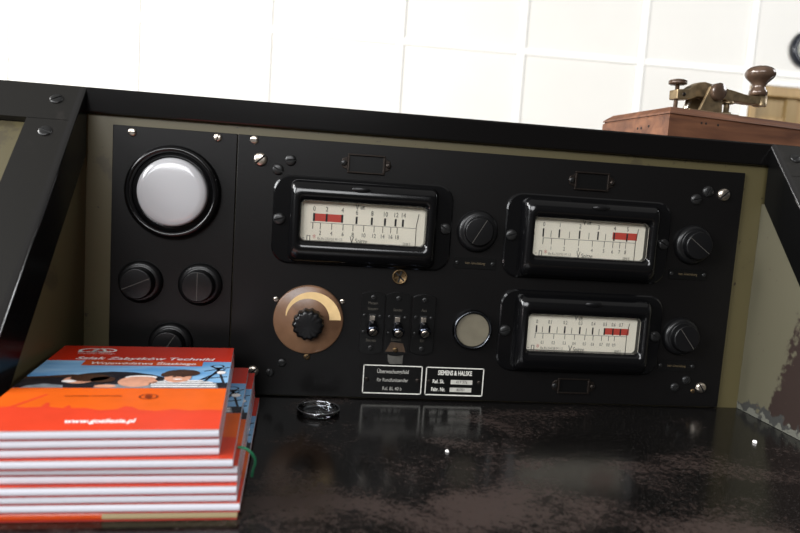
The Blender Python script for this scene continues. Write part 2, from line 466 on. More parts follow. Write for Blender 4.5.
for x0, x1 in ((XL-WW, XL-.02), (XR+.02, XR+WW)):
    b = MB(); b.box((x0, -.26, FLOOR), (x1, .28, -.028), M_WING); part(b, 'pedestal', bevel=.003)
SL = 1.2; NL = math.hypot(1, SL)
def sl(s, t=0, y0=-.0017):
    """s down along the sloped face, t out of it"""
    return (y0-s/NL-t*SL/NL, ZT-.0004-s*SL/NL+t/NL)
send = (ZT-.0004)*NL/SL
TH = .0325
for side in (-1, 1):
    xe = XL if side < 0 else XR
    def X(d): return xe+side*d                                   # d = distance outwards from the recess
    def span(d0, d1): a, c = X(d0), X(d1); return (min(a, c), max(a, c))
    # upper rail of the wing, its back end cut upright
    s1 = .0352
    a0 = sl(0); a1 = sl(s1); a2 = sl(s1, -TH); a3 = (-.0017, a0[1]-TH*NL)
    ED = .0045
    b = MB(); b.prism([a0, a1, a2, a3], 'x', *span(ED, WW), M_WING); part(b, 'wing_rail')
    c0 = sl(s1+.0004); c3 = sl(s1+.0004, -TH); c1 = sl(send); c2y = c1[0]+TH*NL/SL
    b = MB(); b.prism([c0, (c1[0], .0003), (c2y, .0003), c3], 'x', *span(ED, .0327), M_WING); part(b, 'wing_stile')
    # long edge strip of the frame with its polished, rounded arris
    b = MB(); loops = []
    AR = .0022
    for d_, t_ in [(AR*(1-math.cos(q*PI/20)), AR*(1-math.sin(q*PI/20))) for q in range(11)]+[(ED, 0)]:
        q0 = sl(t_*.6, -t_); q1 = (c1[0]+t_*NL/SL, .0003)
        loops.append([(X(d_), q0[0], q0[1]), (X(d_), q1[0], q1[1]), (X(d_), c2y, .0003), (X(d_), a3[0], a3[1])])
    ring_loft(b, loops, M_EDGE, False, True, False); b.add(loops[0], [(0, 1, 2, 3)], M_BAND_BLACK); part(b, 'wing_edge', label='rounded shiny edge strip of the wing')
    b = MB(); b.prism([c0, (c1[0], .0003), (c2y, .0003), c3], 'x', *span(WW-.0327, WW), M_WING); part(b, 'wing_stile', bevel=.0011)
    b = MB(); b.prism([sl(s1+.0005, -.005), sl(send-.008, -.005), sl(send-.012, -.012), sl(s1+.0005, -.012)], 'x', *span(.0329, WW-.0329), M_OLIVE); part(b, 'wing_panel', label='recessed olive panel of the sloping wing')
    b = MB()
    zb = a3[1]-.0004
    b.prism([(.0028, zb), (.0028, .0003), (c2y-.0005, .0003), (-.0017, zb)], 'x', *span(.0010, .006), M_CHEEK if side > 0 else M_OLIVE)
    part(b, 'cheek_board', label='olive cheek board with chipped paint' if side > 0 else None)
    # screws on the frame
    for (d, s) in ((.0177, .0150), (.0171, .0475)) if side < 0 else ((.0166, .0150), (.0171, .0475)):
        y, z = sl(s, .0001)
        T = Matrix(((1, 0, 0, X(d)), (0, SL/NL*0+1/NL, -SL/NL, y), (0, SL/NL, 1/NL, z), (0, 0, 0, 1)))
        b = MB(); screw_mesh(b, T, .0046, .0011, M_DARKSCREW, .6 if s < .03 else -.4); part(b, 'screw')

# ------------------------------------------------------------------ rotary knob, shared by both panels
def rotary(parent, u, z, r, cap, off, line, label):
    e = empty('rotary_switch', (u, 0, z), 0, parent)
    if label: e['label'] = label
    T = FRONT(0, 0)
    b = MB(); b.lathe([(r, 0), (r, .0022), (r*.94, .0046), (r*.80, .0060), (r*.74, .0056), (r*.72, .0062), (r*.68, .0062), (0, .0062)], M_BAKE_MATT, T, 48)
    a = line
    b.obj('skirt', e)
    b = MB(); b.lathe([(cap*1.03, .006), (cap*1.01, off*.8), (cap*.99, off*.96), (cap*.95, off), (cap*.92, off+.00005), (0, off+.00005)], M_BAKE_MATT, T, 40)
    b.obj('cap', e)
    b = MB(); w = .00022
    b.box((-cap*.95, -w, off), (cap*.95, w, off+.00012), M_LINE, T @ Matrix.Rotation(a, 4, 'Z')); b.obj('pointer_line', e)
    return e

# ------------------------------------------------------------------ narrow panel at the left
npan = empty('narrow_instrument_panel', (.046, .003, .001))
tag(npan, 'narrow black panel holding a round white lamp and three rotary switches at left', 'instrument panel')
def panel_part(b, name, parent, bevel=0, label=None):
    o = b.obj(name, parent, bevel=bevel, label=label); return o
def local(parent):                                               # geometry below is written in console coordinates
    h = empty('x', (0, 0, 0)); bpy.data.objects.remove(h)
npan.location = (0, 0, 0); 
b = MB(); b.box((0, 0, .001), (.0926, .003, .2086), M_PANEL); b.obj('face_plate', npan, bevel=.0005)
screw(npan, .0143, .2039, .0031, M_STEEL, .05, label='small bright screw'); screw(npan, .0778, .2047, .0031, M_STEEL, 1.3, label='small bright screw')
lamp = empty('signal_lamp', (.0459, 0, .1604), 0, npan); lamp['label'] = 'big round white opal lamp in a black ring'
T = FRONT(0, 0)
b = MB(); b.lathe([(.0362, 0), (.0362, .003), (.0350, .0062), (.0335, .0078), (.0320, .0080), (.0308, .0068), (.0300, .0035), (.0298, .0010), (.0266, .0008)], M_BAKE, T, 72); b.obj('ring', lamp)
b = MB(); b.lathe([(.0262, 0), (.0262, .0050), (.0257, .0064), (.0245, .0074), (.020, .0082), (.012, .0088), (.005, .009), (0, .009)], M_OPAL, T, 64); b.obj('opal_glass', lamp)
rotary(npan, .0233, .0895, .0168, .0119, .0155, .42, None)
rotary(npan, .0686, .0895, .0170, .0119, .0155, PI/2, None)
rotary(npan, .0474, .0415, .0168, .0119, .0155, 1.0, None)

# ------------------------------------------------------------------ wide panel
wpan = empty('wide_instrument_panel', (0, 0, 0))
tag(wpan, 'wide black panel with three ivory voltmeters, a wooden dial and toggle switches', 'instrument panel')
b = MB(); b.box((.0932, 0, .001), (.52, .003, .2086), M_PANEL); b.obj('face_plate', wpan, bevel=.0005)
BR = 'bright nickel screw'
for (u, z, r, m, a, lb) in ((.1056, .2051, .0033, M_STEEL, 0.0, BR), (.111, .1904, .0052, M_STEEL, .75, BR),
        (.1247, .1837, .0044, M_DARKSCREW, -.5, None), (.1342, .1915, .0044, M_DARKSCREW, .1, None),
        (.1278, .0803, .0022, M_STEEL, .4, None), (.1811, .0808, .0022, M_STEEL, .2, None), (.1548, .0341, .0028, M_BRASS_OLD, .7, 'small brass screw'),
        (.135, .0283, .0036, M_DARKSCREW, .3, None), (.1121, .0205, .0046, M_STEEL, .75, BR), (.1256, .0198, .0036, M_DARKSCREW, 1.5, None),
        (.4772, .1832, .0046, M_DARKSCREW, .2, None), (.4871, .1906, .0046, M_DARKSCREW, 1.2, None), (.5019, .1889, .0052, M_STEEL, .7, BR),
        (.477, .0184, .0038, M_DARKSCREW, .4, None), (.487, .0251, .0038, M_DARKSCREW, 1.0, None), (.5017, .0185, .0047, M_STEEL, 2.2, BR), (.4945, .0152, .0020, M_BRASS_OLD, .3, None)):
    screw(wpan, u, z, r, m, a, label=lb)
# brass screw with a cross of slots
b = MB(); T = FRONT(.2267, .1037)
b.lathe([(.0062, 0), (.0062, .0018), (.0056, .0024), (.0050, .0016), (0, .0014)], M_BRASS_OLD, T, 36)
for q in range(3):
    b.box((-.0047, -.0006, .0013), (.0047, .0006, .0019), M_SLOT if q else M_BRASS_OLD, T @ Matrix.Rotation(q*PI/3+.3, 4, 'Z'))
b.obj('star_screw', wpan, label='brass screw with star shaped recess')

# ---- voltmeters
def meter(label, u, z, paper, deco):
    e = empty('voltmeter', (u, 0, z), 0, wpan); e['label'] = label
    b = MB(); W, H = .1445, .0700
    # flange with bowed short sides
    out = []
    for (x, y) in rrect(W, H, .0135, 8): out.append((x, y))
    L0 = [(x, 0, y) for x, y in out]; L1 = [(x, -.0017, y) for x, y in out]; L2 = [(x*.984, -.0026, y*.967) for x, y in out]
    ring_loft(b, [L0, L1, L2], M_BAKE, False, True, smooth=False); b.obj('flange', e)
    # hooded bezel: rounded bar frame
    b = MB(); zc = -.0008; bw, bh = .1180, .0650; ow, oh = .0990, .0312; oz = .0002
    def lp(w, h, r, d, z0): return [(x, -d, y+z0) for x, y in rrect(w, h, r, 8)]
    loops = []
    for f, d in ((0, .0026), (0, .0062), (.03, .0078), (.10, .0098), (.22, .0117), (.38, .0131), (.55, .0138), (.72, .0138), (.86, .0130), (.95, .0114), (1, .0092), (1, .0030)):
        loops.append(lp(bw+(ow-bw)*f, bh+(oh-bh)*f, .0062-.0026*f, d, zc+(oz-zc)*f))
    ring_loft(b, loops, M_BAKE); b.obj('bezel', e)
    # printed card
    b = MB()
    u0, u1, zt, zb = paper
    def P(s, t): return (u0+(u1-u0)*s-u, zt-(zt-zb)*t-z)
    b.add([(-ow/2, -.0030, -oh/2+oz), (ow/2, -.0030, -oh/2+oz), (ow/2, -.0030, oh/2+oz), (-ow/2, -.0030, oh/2+oz)], [(0, 1, 2, 3)], M_PAPER)
    def rect(s0, t0, s1, t1, m, lay=1):
        x0, y0 = P(s0, t0); x1, y1 = P(s1, t1)
        b.add([(x0, -.0030-.0001*lay, y0), (x1, -.0030-.0001*lay, y0), (x1, -.0030-.0001*lay, y1), (x0, -.0030-.0001*lay, y1)], [(0, 1, 2, 3)], m)
    def txt(body, s, t, size, m=M_INK, align='CENTER', sx=.8, bold=0):
        x, y = P(s, t); b.text(body, size, m, Matrix.Translation((x, -.0033, y)) @ FRONT(0, 0), align, sx, 0, bold)
    deco(rect, txt)
    b.obj('dial_card', e)
    b = MB()
    x, y0 = P(.935, .12); _, y1 = P(.935, .95)
    b.tube([(x+.001, -.0042, y0), (x-.0006, -.0042, y0*.6+y1*.4), (x-.0004, -.0042, y1)], .00022, M_INK, 6); b.obj('needle', e)
    b = MB(); b.box((-ow/2+.0002, -.0094, -oh/2+oz+.0002), (ow/2-.0002, -.0086, oh/2+oz-.0002), M_GLASS); b.obj('window', e)
    for sx, a in ((-1, .3), (1, -.6)):
        b = MB(); screw_mesh(b, FRONT(sx*.0668, -.0002, .0026), .0047, .0022, M_DARKSCREW, a); b.obj('screw', e)
    b = MB(); b.lathe([(.0072, 0), (.0066, .0005), (0, .0006)], M_BAKE_MATT, FRONT(-.004 if u < .3 else .004, .0268, .0136) @ Matrix.Scale(.35, 4, (0, 1, 0)), 24); b.obj('zero_adjuster', e)
    return e
def common(rect, txt, stamp):
    rect(.08, .492, .93, .505, M_GREYINK, 1)
    txt('V', .445, .050, .0060, sx=.7); txt('eff.', .470, .055, .0042, align='LEFT')
    txt('V', .415, .90, .0080, sx=.7); txt('Spitze', .442, .915, .0052, align='LEFT')
    txt('*', .115, .90, .0075, M_RED); txt(stamp, .14, .905, .0030, M_GREYINK, 'LEFT', .85)
    txt('2848 E', .86, .92, .0028, M_GREYINK)
    rect(.055, .83, .085, .845, M_GREYINK, 1); rect(.055, .95, .085, .965, M_GREYINK, 1); rect(.055, .83, .062, .965, M_GREYINK, 1); rect(.078, .83, .085, .965, M_GREYINK, 1)
    rect(.02, .90, .04, .915, M_GREYINK, 1)
def deco1(rect, txt):
    common(rect, txt, 'Ra.Rs.232/55 M 1:2')
    rect(.10, .265, .333, .46, M_RED, 1)
    for s, n in ((.106, '0'), (.206, '2'), (.33, '4')):
        rect(s-.008, .26, s+.008, .465, M_INK, 2); txt(n, s, .150, .0052)
    for s, n in ((.445, '6'), (.568, '8'), (.674, '10'), (.76, '12'), (.82, '14')):
        rect(s-.008, .285, s+.008, .475, M_INK, 2); txt(n, s, .185, .0052)
    for s, n in ((.10, ''), (.16, '2'), (.25, '4'), (.34, '6'), (.42, '8'), (.506, '10'), (.59, '12'), (.66, '14'), (.725, '16'), (.777, '18')):
        rect(s-.0025, .505, s+.0025, .66, M_INK, 2); txt(n, s, .760, .0047)
def deco2(rect, txt):
    common(rect, txt, 'Ra.Rs.232/55 M 1:2')
    rect(.715, .245, .945, .43, M_RED, 1)
    for s, n in ((.08, '0'), (.225, '1'), (.41, '2'), (.58, '3'), (.73, '4'), (.85, '5')):
        rect(s-.007, .255, s+.007, .47, M_INK, 2); txt(n, s, .150, .0050)
    for s in (.15, .318, .497, .65): rect(s-.0025, .30, s+.0025, .47, M_INK, 2)
    for s, n in ((.083, ''), (.16, '1'), (.28, '2'), (.41, '3'), (.535, '4'), (.645, '5'), (.725, '6'), (.79, '7'), (.845, '8')):
        rect(s-.0025, .505, s+.0025, .66, M_INK, 2); txt(n, s, .760, .0044)
def deco3(rect, txt):
    common(rect, txt, 'Ra.Rs.234/28 M 1:2')
    rect(.72, .28, .95, .46, M_RED, 1)
    for s, n in ((.09, '0'), (.21, '0.1'), (.35, '0.2'), (.49, '0.3'), (.61, '0.4'), (.72, '0.5'), (.80, '0.6'), (.87, '0.7')):
        rect(s-.007, .28, s+.007, .475, M_INK, 2); txt(n, s, .180, .0044, sx=.68)
    for s in (.145, .28, .415, .55, .67): rect(s-.0025, .31, s+.0025, .475, M_INK, 2)
    for s, n in ((.083, ''), (.155, '0.1'), (.255, '0.2'), (.357, '0.3'), (.447, '0.4'), (.543, '0.5'), (.62, '0.6'), (.70, '0.7'), (.765, '0.8'), (.82, '0.9')):
        rect(s-.0025, .505, s+.0025, .64, M_INK, 2); txt(n, s, .75, .0040, sx=.60)
meter('voltmeter at upper left with red zone at its left end', .1944, .1452, (.1441, .2440, .1594, .1282), deco1)
meter('upper right voltmeter with red zone at its right end', .3836, .1436, (.3363, .4316, .1587, .1267), deco2)
meter('lower right voltmeter with red zone at its right end', .3852, .0634, (.3368, .4325, .0775, .0465), deco3)

rotary(wpan, .2884, .1447, .0172, .0116, .0095, 1.05, 'black rotary switch between the two upper voltmeters')
rotary(wpan, .4781, .1444, .0168, .0118, .0125, -.62, 'black rotary switch right of the upper right voltmeter')
rotary(wpan, .4764, .0641, .0165, .0116, .0125, -.9, 'black rotary switch right of the lower right voltmeter')
def small_plate(u, z, w=.0350, h=.0092):
    e = empty('switch_label_plate', (u, 0, z), 0, wpan)
    b = MB(); b.prism(rrect(w, h, .001, 3), 'y', 0, -.0008, M_PLATE)
    b.text('Instr.-Umschaltung', .0030, M_GOLDTXT, FRONT(0, 0, .0010), sx=.75); b.obj('plate', e)
    for s in (-1, 1):
        b = MB(); screw_mesh(b, FRONT(s*w*.43, 0, .0008), .0017, .0008, M_DARKSCREW, .5); b.obj('screw', e)
small_plate(.2886, .1181); small_plate(.4770, .1187); small_plate(.4762, .0375)
def holder(u, z, w=.0405, h=.0152, lab=None):
    e = empty('card_holder', (u, 0, z), 0, wpan)
    if lab: e['label'] = lab
    b = MB(); iw, ih = w-.0105, h
    t = .0013
    for (x0, z0, x1, z1) in ((-iw/2, ih/2-t, iw/2, ih/2), (-iw/2, -ih/2, iw/2, -ih/2+t), (-iw/2, -ih/2+t, -iw/2+t*1.3, ih/2-t), (iw/2-t*1.3, -ih/2+t, iw/2, ih/2-t)):
        b.box((x0, -.0020, z0), (x1, 0, z1), M_BRONZE)
    for s in (-1, 1):
        b.prism([(s*iw/2, -.0052), (s*(iw/2+.0040), -.0036), (s*(iw/2+.0052), 0), (s*(iw/2+.0040), .0036), (s*iw/2, .0052)], 'y', 0, -.0008, M_BRONZE)
    b.obj('frame', e, bevel=.0004)
    b = MB(); b.box((-iw/2+t*1.3, -.0004, -ih/2+t), (iw/2-t*1.3, 0, ih/2-t), M_PLATE); b.obj('blank_card', e)
    for s in (-1, 1):
        b = MB(); screw_mesh(b, FRONT(s*(iw/2+.0028), 0, .0008), .0022, .0014, M_BRONZE if s > 0 else M_DARKSCREW, .9); b.obj('screw', e)
holder(.1939, .1925); holder(.3827, .1919); holder(.3838, .0165, .039, .0135)

# ---- wooden dial with fluted knob
e = empty('volume_dial', (.1546, 0, .0650), 0, wpan); e['label'] = 'brown round dial with cream crescent and fluted black knob'
b = MB(); b.lathe([(.0281, 0), (.0281, .0026), (.0272, .0034), (0, .0034)], M_DIALWOOD, FRONT(0, 0), 72); b.obj('dial_disc', e)
b = MB(); n = 36; vs = []; 
for i in range(n+1):
    f = i/n; a = math.radians(172-(172-2)*f)
    ri = .0168+.0012*(1-f); ro = ri+.0004+.0090*f**.8
    vs += [(ri*math.cos(a), ri*math.sin(a), .0036), (ro*math.cos(a), ro*math.sin(a), .0036)]
b.add(vs, [(2*i, 2*i+1, 2*i+3, 2*i+2) for i in range(n)], M_CREAM, False, FRONT(0, 0)); b.obj('cream_crescent', e)
b = MB(); fl = lambda a: 1+.045*math.cos(14*a)
b.lathe([(.0122, .0036), (.0122, .0120), (.0112, .0140), (.0098, .0147), (.0094, .0148), (0, .0148)], M_BAKE_MATT, FRONT(0, -.0024), 140, True, fl); b.obj('fluted_knob', e)

# ---- round capped socket
e = empty('round_socket_cover', (.2902, 0, .0626), 0, wpan); e['label'] = 'round socket with a yellowed disc in a dark chrome ring'
b = MB(); b.lathe([(.0166, 0), (.0166, .0050), (.0160, .0064), (.0150, .0068), (.0141, .0060), (.0138, .0045)], M_CHROME, FRONT(0, 0), 56)
b.mats[0] = mat('blackened_chrome', (70, 72, 76), .2, 1); b.obj('ring', e)
b = MB(); b.lathe([(.0139, 0), (.0139, .0046), (.0137, .0047), (.0135, .0047), (0, .0047)], M_PAPER2, FRONT(0, 0), 48); b.obj('disc', e)

# ---- three toggle switches
def toggle(u, z, w, h, lab, t1, t2, tilt, kcol):
    e = empty('toggle_switch', (u, 0, z), 0, wpan); e['label'] = lab
    pts = []
    c = .0026
    for i in range(9): x = -w/2+w*i/8; pts.append((x, h/2-c*(2*x/w)**2))
    for i in range(9): x = w/2-w*i/8; pts.append((x, -h/2+c*(2*x/w)**2))
    b = MB(); b.prism(pts, 'y', 0, -.0022, M_PLATE)
    for body, dz, sz in t1: b.text(body, sz, M_FAINT, FRONT(0, dz, .0024), sx=.8)
    b.box((-.0028, -.0026, -.0015), (.0028, -.0020, .0075), M_SLOT)
    b.obj('plate', e, bevel=.0003)
    for (dx, dz, r, m) in ((0, h/2-.0048, .0022, M_DARKSCREW), (0, -h/2+.0052, .0022, kcol), (-.0066, .0062, .0014, M_DARKSCREW), (.0064, .0058, .0014, M_DARKSCREW), (-.0066, -.0075, .0014, M_DARKSCREW)):
        b = MB(); screw_mesh(b, FRONT(dx, dz, .0022), r, r*.5, m, .6); b.obj('screw', e)
    b = MB(); b.box((-.0020, -.0042, -.0010), (.0020, -.0024, .0062), M_STEEL); b.obj('lever_tab', e, bevel=.0002, label='bright metal tab above the lever')
    T = FRONT(0.0003, -.0005, .003) @ Matrix.Rotation(math.radians(26), 4, 'X')
    b = MB(); b.lathe([(.0036, 0), (.0040, .003), (.0050, .0075), (.0052, .0095), (.0046, .0112), (.0034, .0116)], M_CHROME, T, 28)
    b.mats[0] = M_DKCH; b.obj('lever', e)
    b = MB(); screw_mesh(b, T @ Matrix.Translation((0, 0, .0108)), .0034, .0014, M_STEEL, .9); b.obj('lever_screw', e, label='bright slotted lever screw')
M_DKCH = mat('smoked_chrome', (64, 68, 78), .14, 1)
toggle(.2062, .0646, .0186, .0520, 'left toggle switch of the three', (('Messen', .0165, .0034), ('Steuern', .0118, .0034), ('Betrieb', -.0145, .0036)), None, 0, M_DARKSCREW)
toggle(.2269, .0642, .0200, .0530, 'middle toggle switch of the three with a rusty lower end', (('Sender', .0120, .0034), ('Betrieb', -.0128, .0036)), None, 0, M_BRASS_OLD)
toggle(.2486, .0648, .0192, .0510, 'right toggle switch of the three', (('Aus', .0120, .0036), ('Ein', -.0135, .0036)), None, 0, M_DARKSCREW)
M_DULL = mat('dull_grey_metal', (92, 90, 85), .5, .6, noise=.2, nscale=300)
M_RUST = mat('rusty_brown_metal', (66, 50, 36), .5, .3, noise=.3, nscale=300)
b = MB(); b.prism([(-.0085, -.0262), (.0085, -.0262), (.0060, -.0190), (-.0040, -.0180)], 'y', -.0022, -.00235, M_RUST, Matrix.Translation((.2269, 0, .0642+.0032))); b.obj('rust_patch', wpan)
b = MB(); b.prism([(-.0070, .006), (.0062, .006), (.0060, -.0018), (-.0045, -.0022), (-.0062, 0)], 'y', 0, -.0012, M_DULL, Matrix.Translation((.2278, 0, .0325))); b.obj('metal_clip', wpan, bevel=.0003, label='bent bright metal clip below the toggle switches')

# ---- the two rating plates
def rating(u0, u1, z0, z1, lines, fields, lab):
    cu, cz, w, h = (u0+u1)/2, (z0+z1)/2, u1-u0, z1-z0
    e = empty('rating_plate', (cu, 0, cz), 0, wpan); e['label'] = lab
    b = MB(); b.box((-w/2, -.0008, -h/2), (w/2, 0, h/2), M_PLATE)
    t = .00085
    for (x0, a0, x1, a1) in ((-w/2, h/2-t, w/2, h/2), (-w/2, -h/2, w/2, -h/2+t*1.2), (-w/2, -h/2, -w/2+t, h/2), (w/2-t, -h/2, w/2, h/2)):
        b.add([(x0, -.00095, a0), (x1, -.00095, a0), (x1, -.00095, a1), (x0, -.00095, a1)], [(0, 1, 2, 3)], M_WHITEP)
    for (x0, a0, x1, a1, tx) in fields:
        b.add([(x0, -.00095, a0), (x1, -.00095, a0), (x1, -.00095, a1), (x0, -.00095, a1)], [(0, 1, 2, 3)], M_STAMP)
        b.text(tx, .0034, M_INK, FRONT((x0+x1)/2, (a0+a1)/2, .0011), sx=.9)
    for (tx, x, zz, sz, m, al, sx, bo) in lines:
        b.text(tx, sz, m, FRONT(x, zz, .0011), al, sx, 0, bo)
    b.obj('plate', e)
    for s in (-1, 1):
        b = MB(); screw_mesh(b, FRONT(s*(w/2-.0035), -.0002, .0008), .0019, .0008, M_BRONZE, .8); b.obj('screw', e)
M_TXT2 = mat('worn_white_lettering', (150, 148, 142), .5, noise=.35, nscale=500)
rating(.2015, .2512, .0049, .0294, [('Überwachungsfeld', 0, .0068, .0046, M_TXT2, 'CENTER', .78, .00008), ('für Rundfunksender', 0, -.0004, .0042, M_TXT2, 'CENTER', .78, .00006), ('Rel. BL 40 b', 0, -.0077, .0042, M_TXT2, 'CENTER', .8, .00005)], [], 'left rating plate with three worn lines of lettering')
rating(.2540, .3039, .0048, .0292, [('SIEMENS & HALSKE', 0, .0073, .0056, M_WHITEP, 'CENTER', .62, .00014), ('Rel. Sk.', -.0188, -.0002, .0046, M_WHITEP, 'LEFT', .75, .0001), ('Fabr. Nr.', -.0196, -.0070, .0046, M_WHITEP, 'LEFT', .72, .0001)],
       [(-.0032, -.0022, .0155, .0016, '417 37a'), (-.0036, -.0088, .0151, -.0051, '40701')], 'right rating plate with two grey number fields')

# ------------------------------------------------------------------ morse key on its wooden block
ka = math.atan2(.1985, .9801)
KX, KY = .4560, .0195
key = empty('telegraph_key', (KX, KY, ZT), ka)
tag(key, 'brass telegraph key on a reddish wooden block on top of the console', 'telegraph key')
BL, BW, BH = .205, .096, .0285
b = MB()
def rc(i, z): return [(i, i, z), (BL-i, i, z), (BL-i, BW-i, z), (i, BW-i, z)]
loops = [rc(0, 0), rc(0, BH-.0085), rc(.0012, BH-.0078), rc(.0012, BH-.0068), rc(.0000, BH-.0066), rc(.0004, BH-.0050), rc(.0065, BH)]
ring_loft(b, loops, M_BLOCK, True, True, False)
for (x, z) in ((.035, .0165), (.040, .0166), (.0535, .0165)): b.lathe([(.0011, 0), (0, .0002)], M_HOLE, Matrix.Translation((x, -.0001, z)) @ Matrix.Rotation(PI/2, 4, 'X'), 12)
for (y, z) in ((.036, .0115), (.041, .0116), (.026, .0125)): b.lathe([(.0012, 0), (0, .0002)], M_HOLE, Matrix.Translation((-.0001, y, z)) @ Matrix.Rotation(-PI/2, 4, 'Y'), 12)
b.obj('base_block', key, label='reddish brown wooden block with bevelled top')
kw = .030+.0008; Z0 = BH
def KZ(z): return z-ZT
b = MB(); b.box((.036, kw-.013, Z0), (.094, kw+.013, Z0+.0030), M_BRASS); b.obj('base_plate', key, bevel=.0006)
b = MB()
for w in (-.0125, .0095):
    b.prism([(.0480, Z0+.003), (.0740, Z0+.003), (.0720, KZ(.2870)), (.0660, KZ(.2905)), (.0580, KZ(.2885)), (.0530, KZ(.2770))], 'y', kw+w, kw+w+.003, M_BRASS)
b.obj('trunnion', key, bevel=.0005)
b = MB(); T = Matrix.Translation((.0650, kw-.0105, KZ(.2840))) @ Matrix.Rotation(PI/2, 4, 'X')
b.lathe([(.0050, -.024), (.0050, .0), (.0079, .0), (.0079, .0060), (.0073, .0068), (0, .0068)], M_KNOBWOOD, T, 40); b.obj('pivot_cap', key, label='brown round pivot cap')
b = MB()
top = [(.0270, .2834), (.0400, .2850), (.0455, .2890), (.0520, .2925), (.0580, .2935), (.0650, .2925), (.0760, .2910), (.0900, .2897), (.1050, .2877), (.1170, .2872), (.1255, .2876)]
bot = [(.1255, .2800), (.1150, .2796), (.1000, .2797), (.0860, .2797), (.0720, .2800), (.0600, .2800), (.0500, .2790), (.0430, .2760), (.0330, .2750), (.0275, .2748)]
b.prism([(x, KZ(z)) for x, z in top+bot], 'y', kw-.0055, kw+.0055, M_BRASS); b.obj('lever', key, bevel=.0007)
b = MB(); b.lathe([(.0064, KZ(.2795)), (.0064, KZ(.2885)), (0, KZ(.2885))], M_BRASS, Matrix.Translation((.1300, kw, 0)), 28); 
b.lathe([(0, KZ(.2795)), (.0064, KZ(.2795))], M_BRASS, Matrix.Translation((.1300, kw, 0)), 28); b.obj('lever_end', key)
b = MB(); prof = [(r*.69, z) for r, z in [(.0075, .2885), (.0112, .2892), (.0122, .2910), (.0116, .2932), (.0096, .2952), (.0086, .2972), (.0088, .2990), (.0108, .3012), (.0148, .3038), (.0182, .3062), (.0197, .3086), (.0196, .3108), (.0178, .3134), (.0146, .3153), (.0100, .3165), (.0045, .3170), (0, .3171)]]
b.lathe([(r, KZ(z)) for r, z in prof], M_KNOBWOOD, Matrix.Translation((.1268, kw, 0)), 48); b.obj('finger_knob', key, label='polished brown finger knob')
b = MB(); b.lathe([(.0019, Z0), (.0019, KZ(.2880)), (.0022, KZ(.2880)), (.0065, KZ(.2884)), (.0081, KZ(.2892)), (.0082, KZ(.2902)), (.0075, KZ(.2905)), (.0075, KZ(.2909)), (.0082, KZ(.2912)), (.0080, KZ(.2920)), (.0060, KZ(.2928)), (0, KZ(.2930))], M_KNOBWOOD, Matrix.Translation((.0310, kw, 0)), 36); b.obj('adjusting_screw', key)
b = MB(); b.lathe([(.0045, Z0+.003), (.0045, Z0+.006), (.0026, Z0+.0065), (.0026, KZ(.2797))], M_BRASS, Matrix.Translation((.0905, kw, 0)), 24)
b.lathe([(.0062, KZ(.2775)), (.0062, KZ(.2797)), (0, KZ(.2797))], M_BRASS, Matrix.Translation((.0905, kw, 0)), 24); b.obj('contact_post', key)
b = MB(); b.tube([(.0455, kw+.003, Z0+.0032), (.0465, kw+.003, Z0+.006), (.0475, kw+.002, KZ(.2778))], .0028, M_STEEL, 12); b.obj('return_spring', key)
b = MB(); screw_mesh(b, Matrix.Translation((.0345, kw-.0056, KZ(.2795))) @ Matrix.Rotation(PI/2, 4, 'X'), .0018, .0009, M_BRONZE, .4); b.obj('clamp_screw', key)

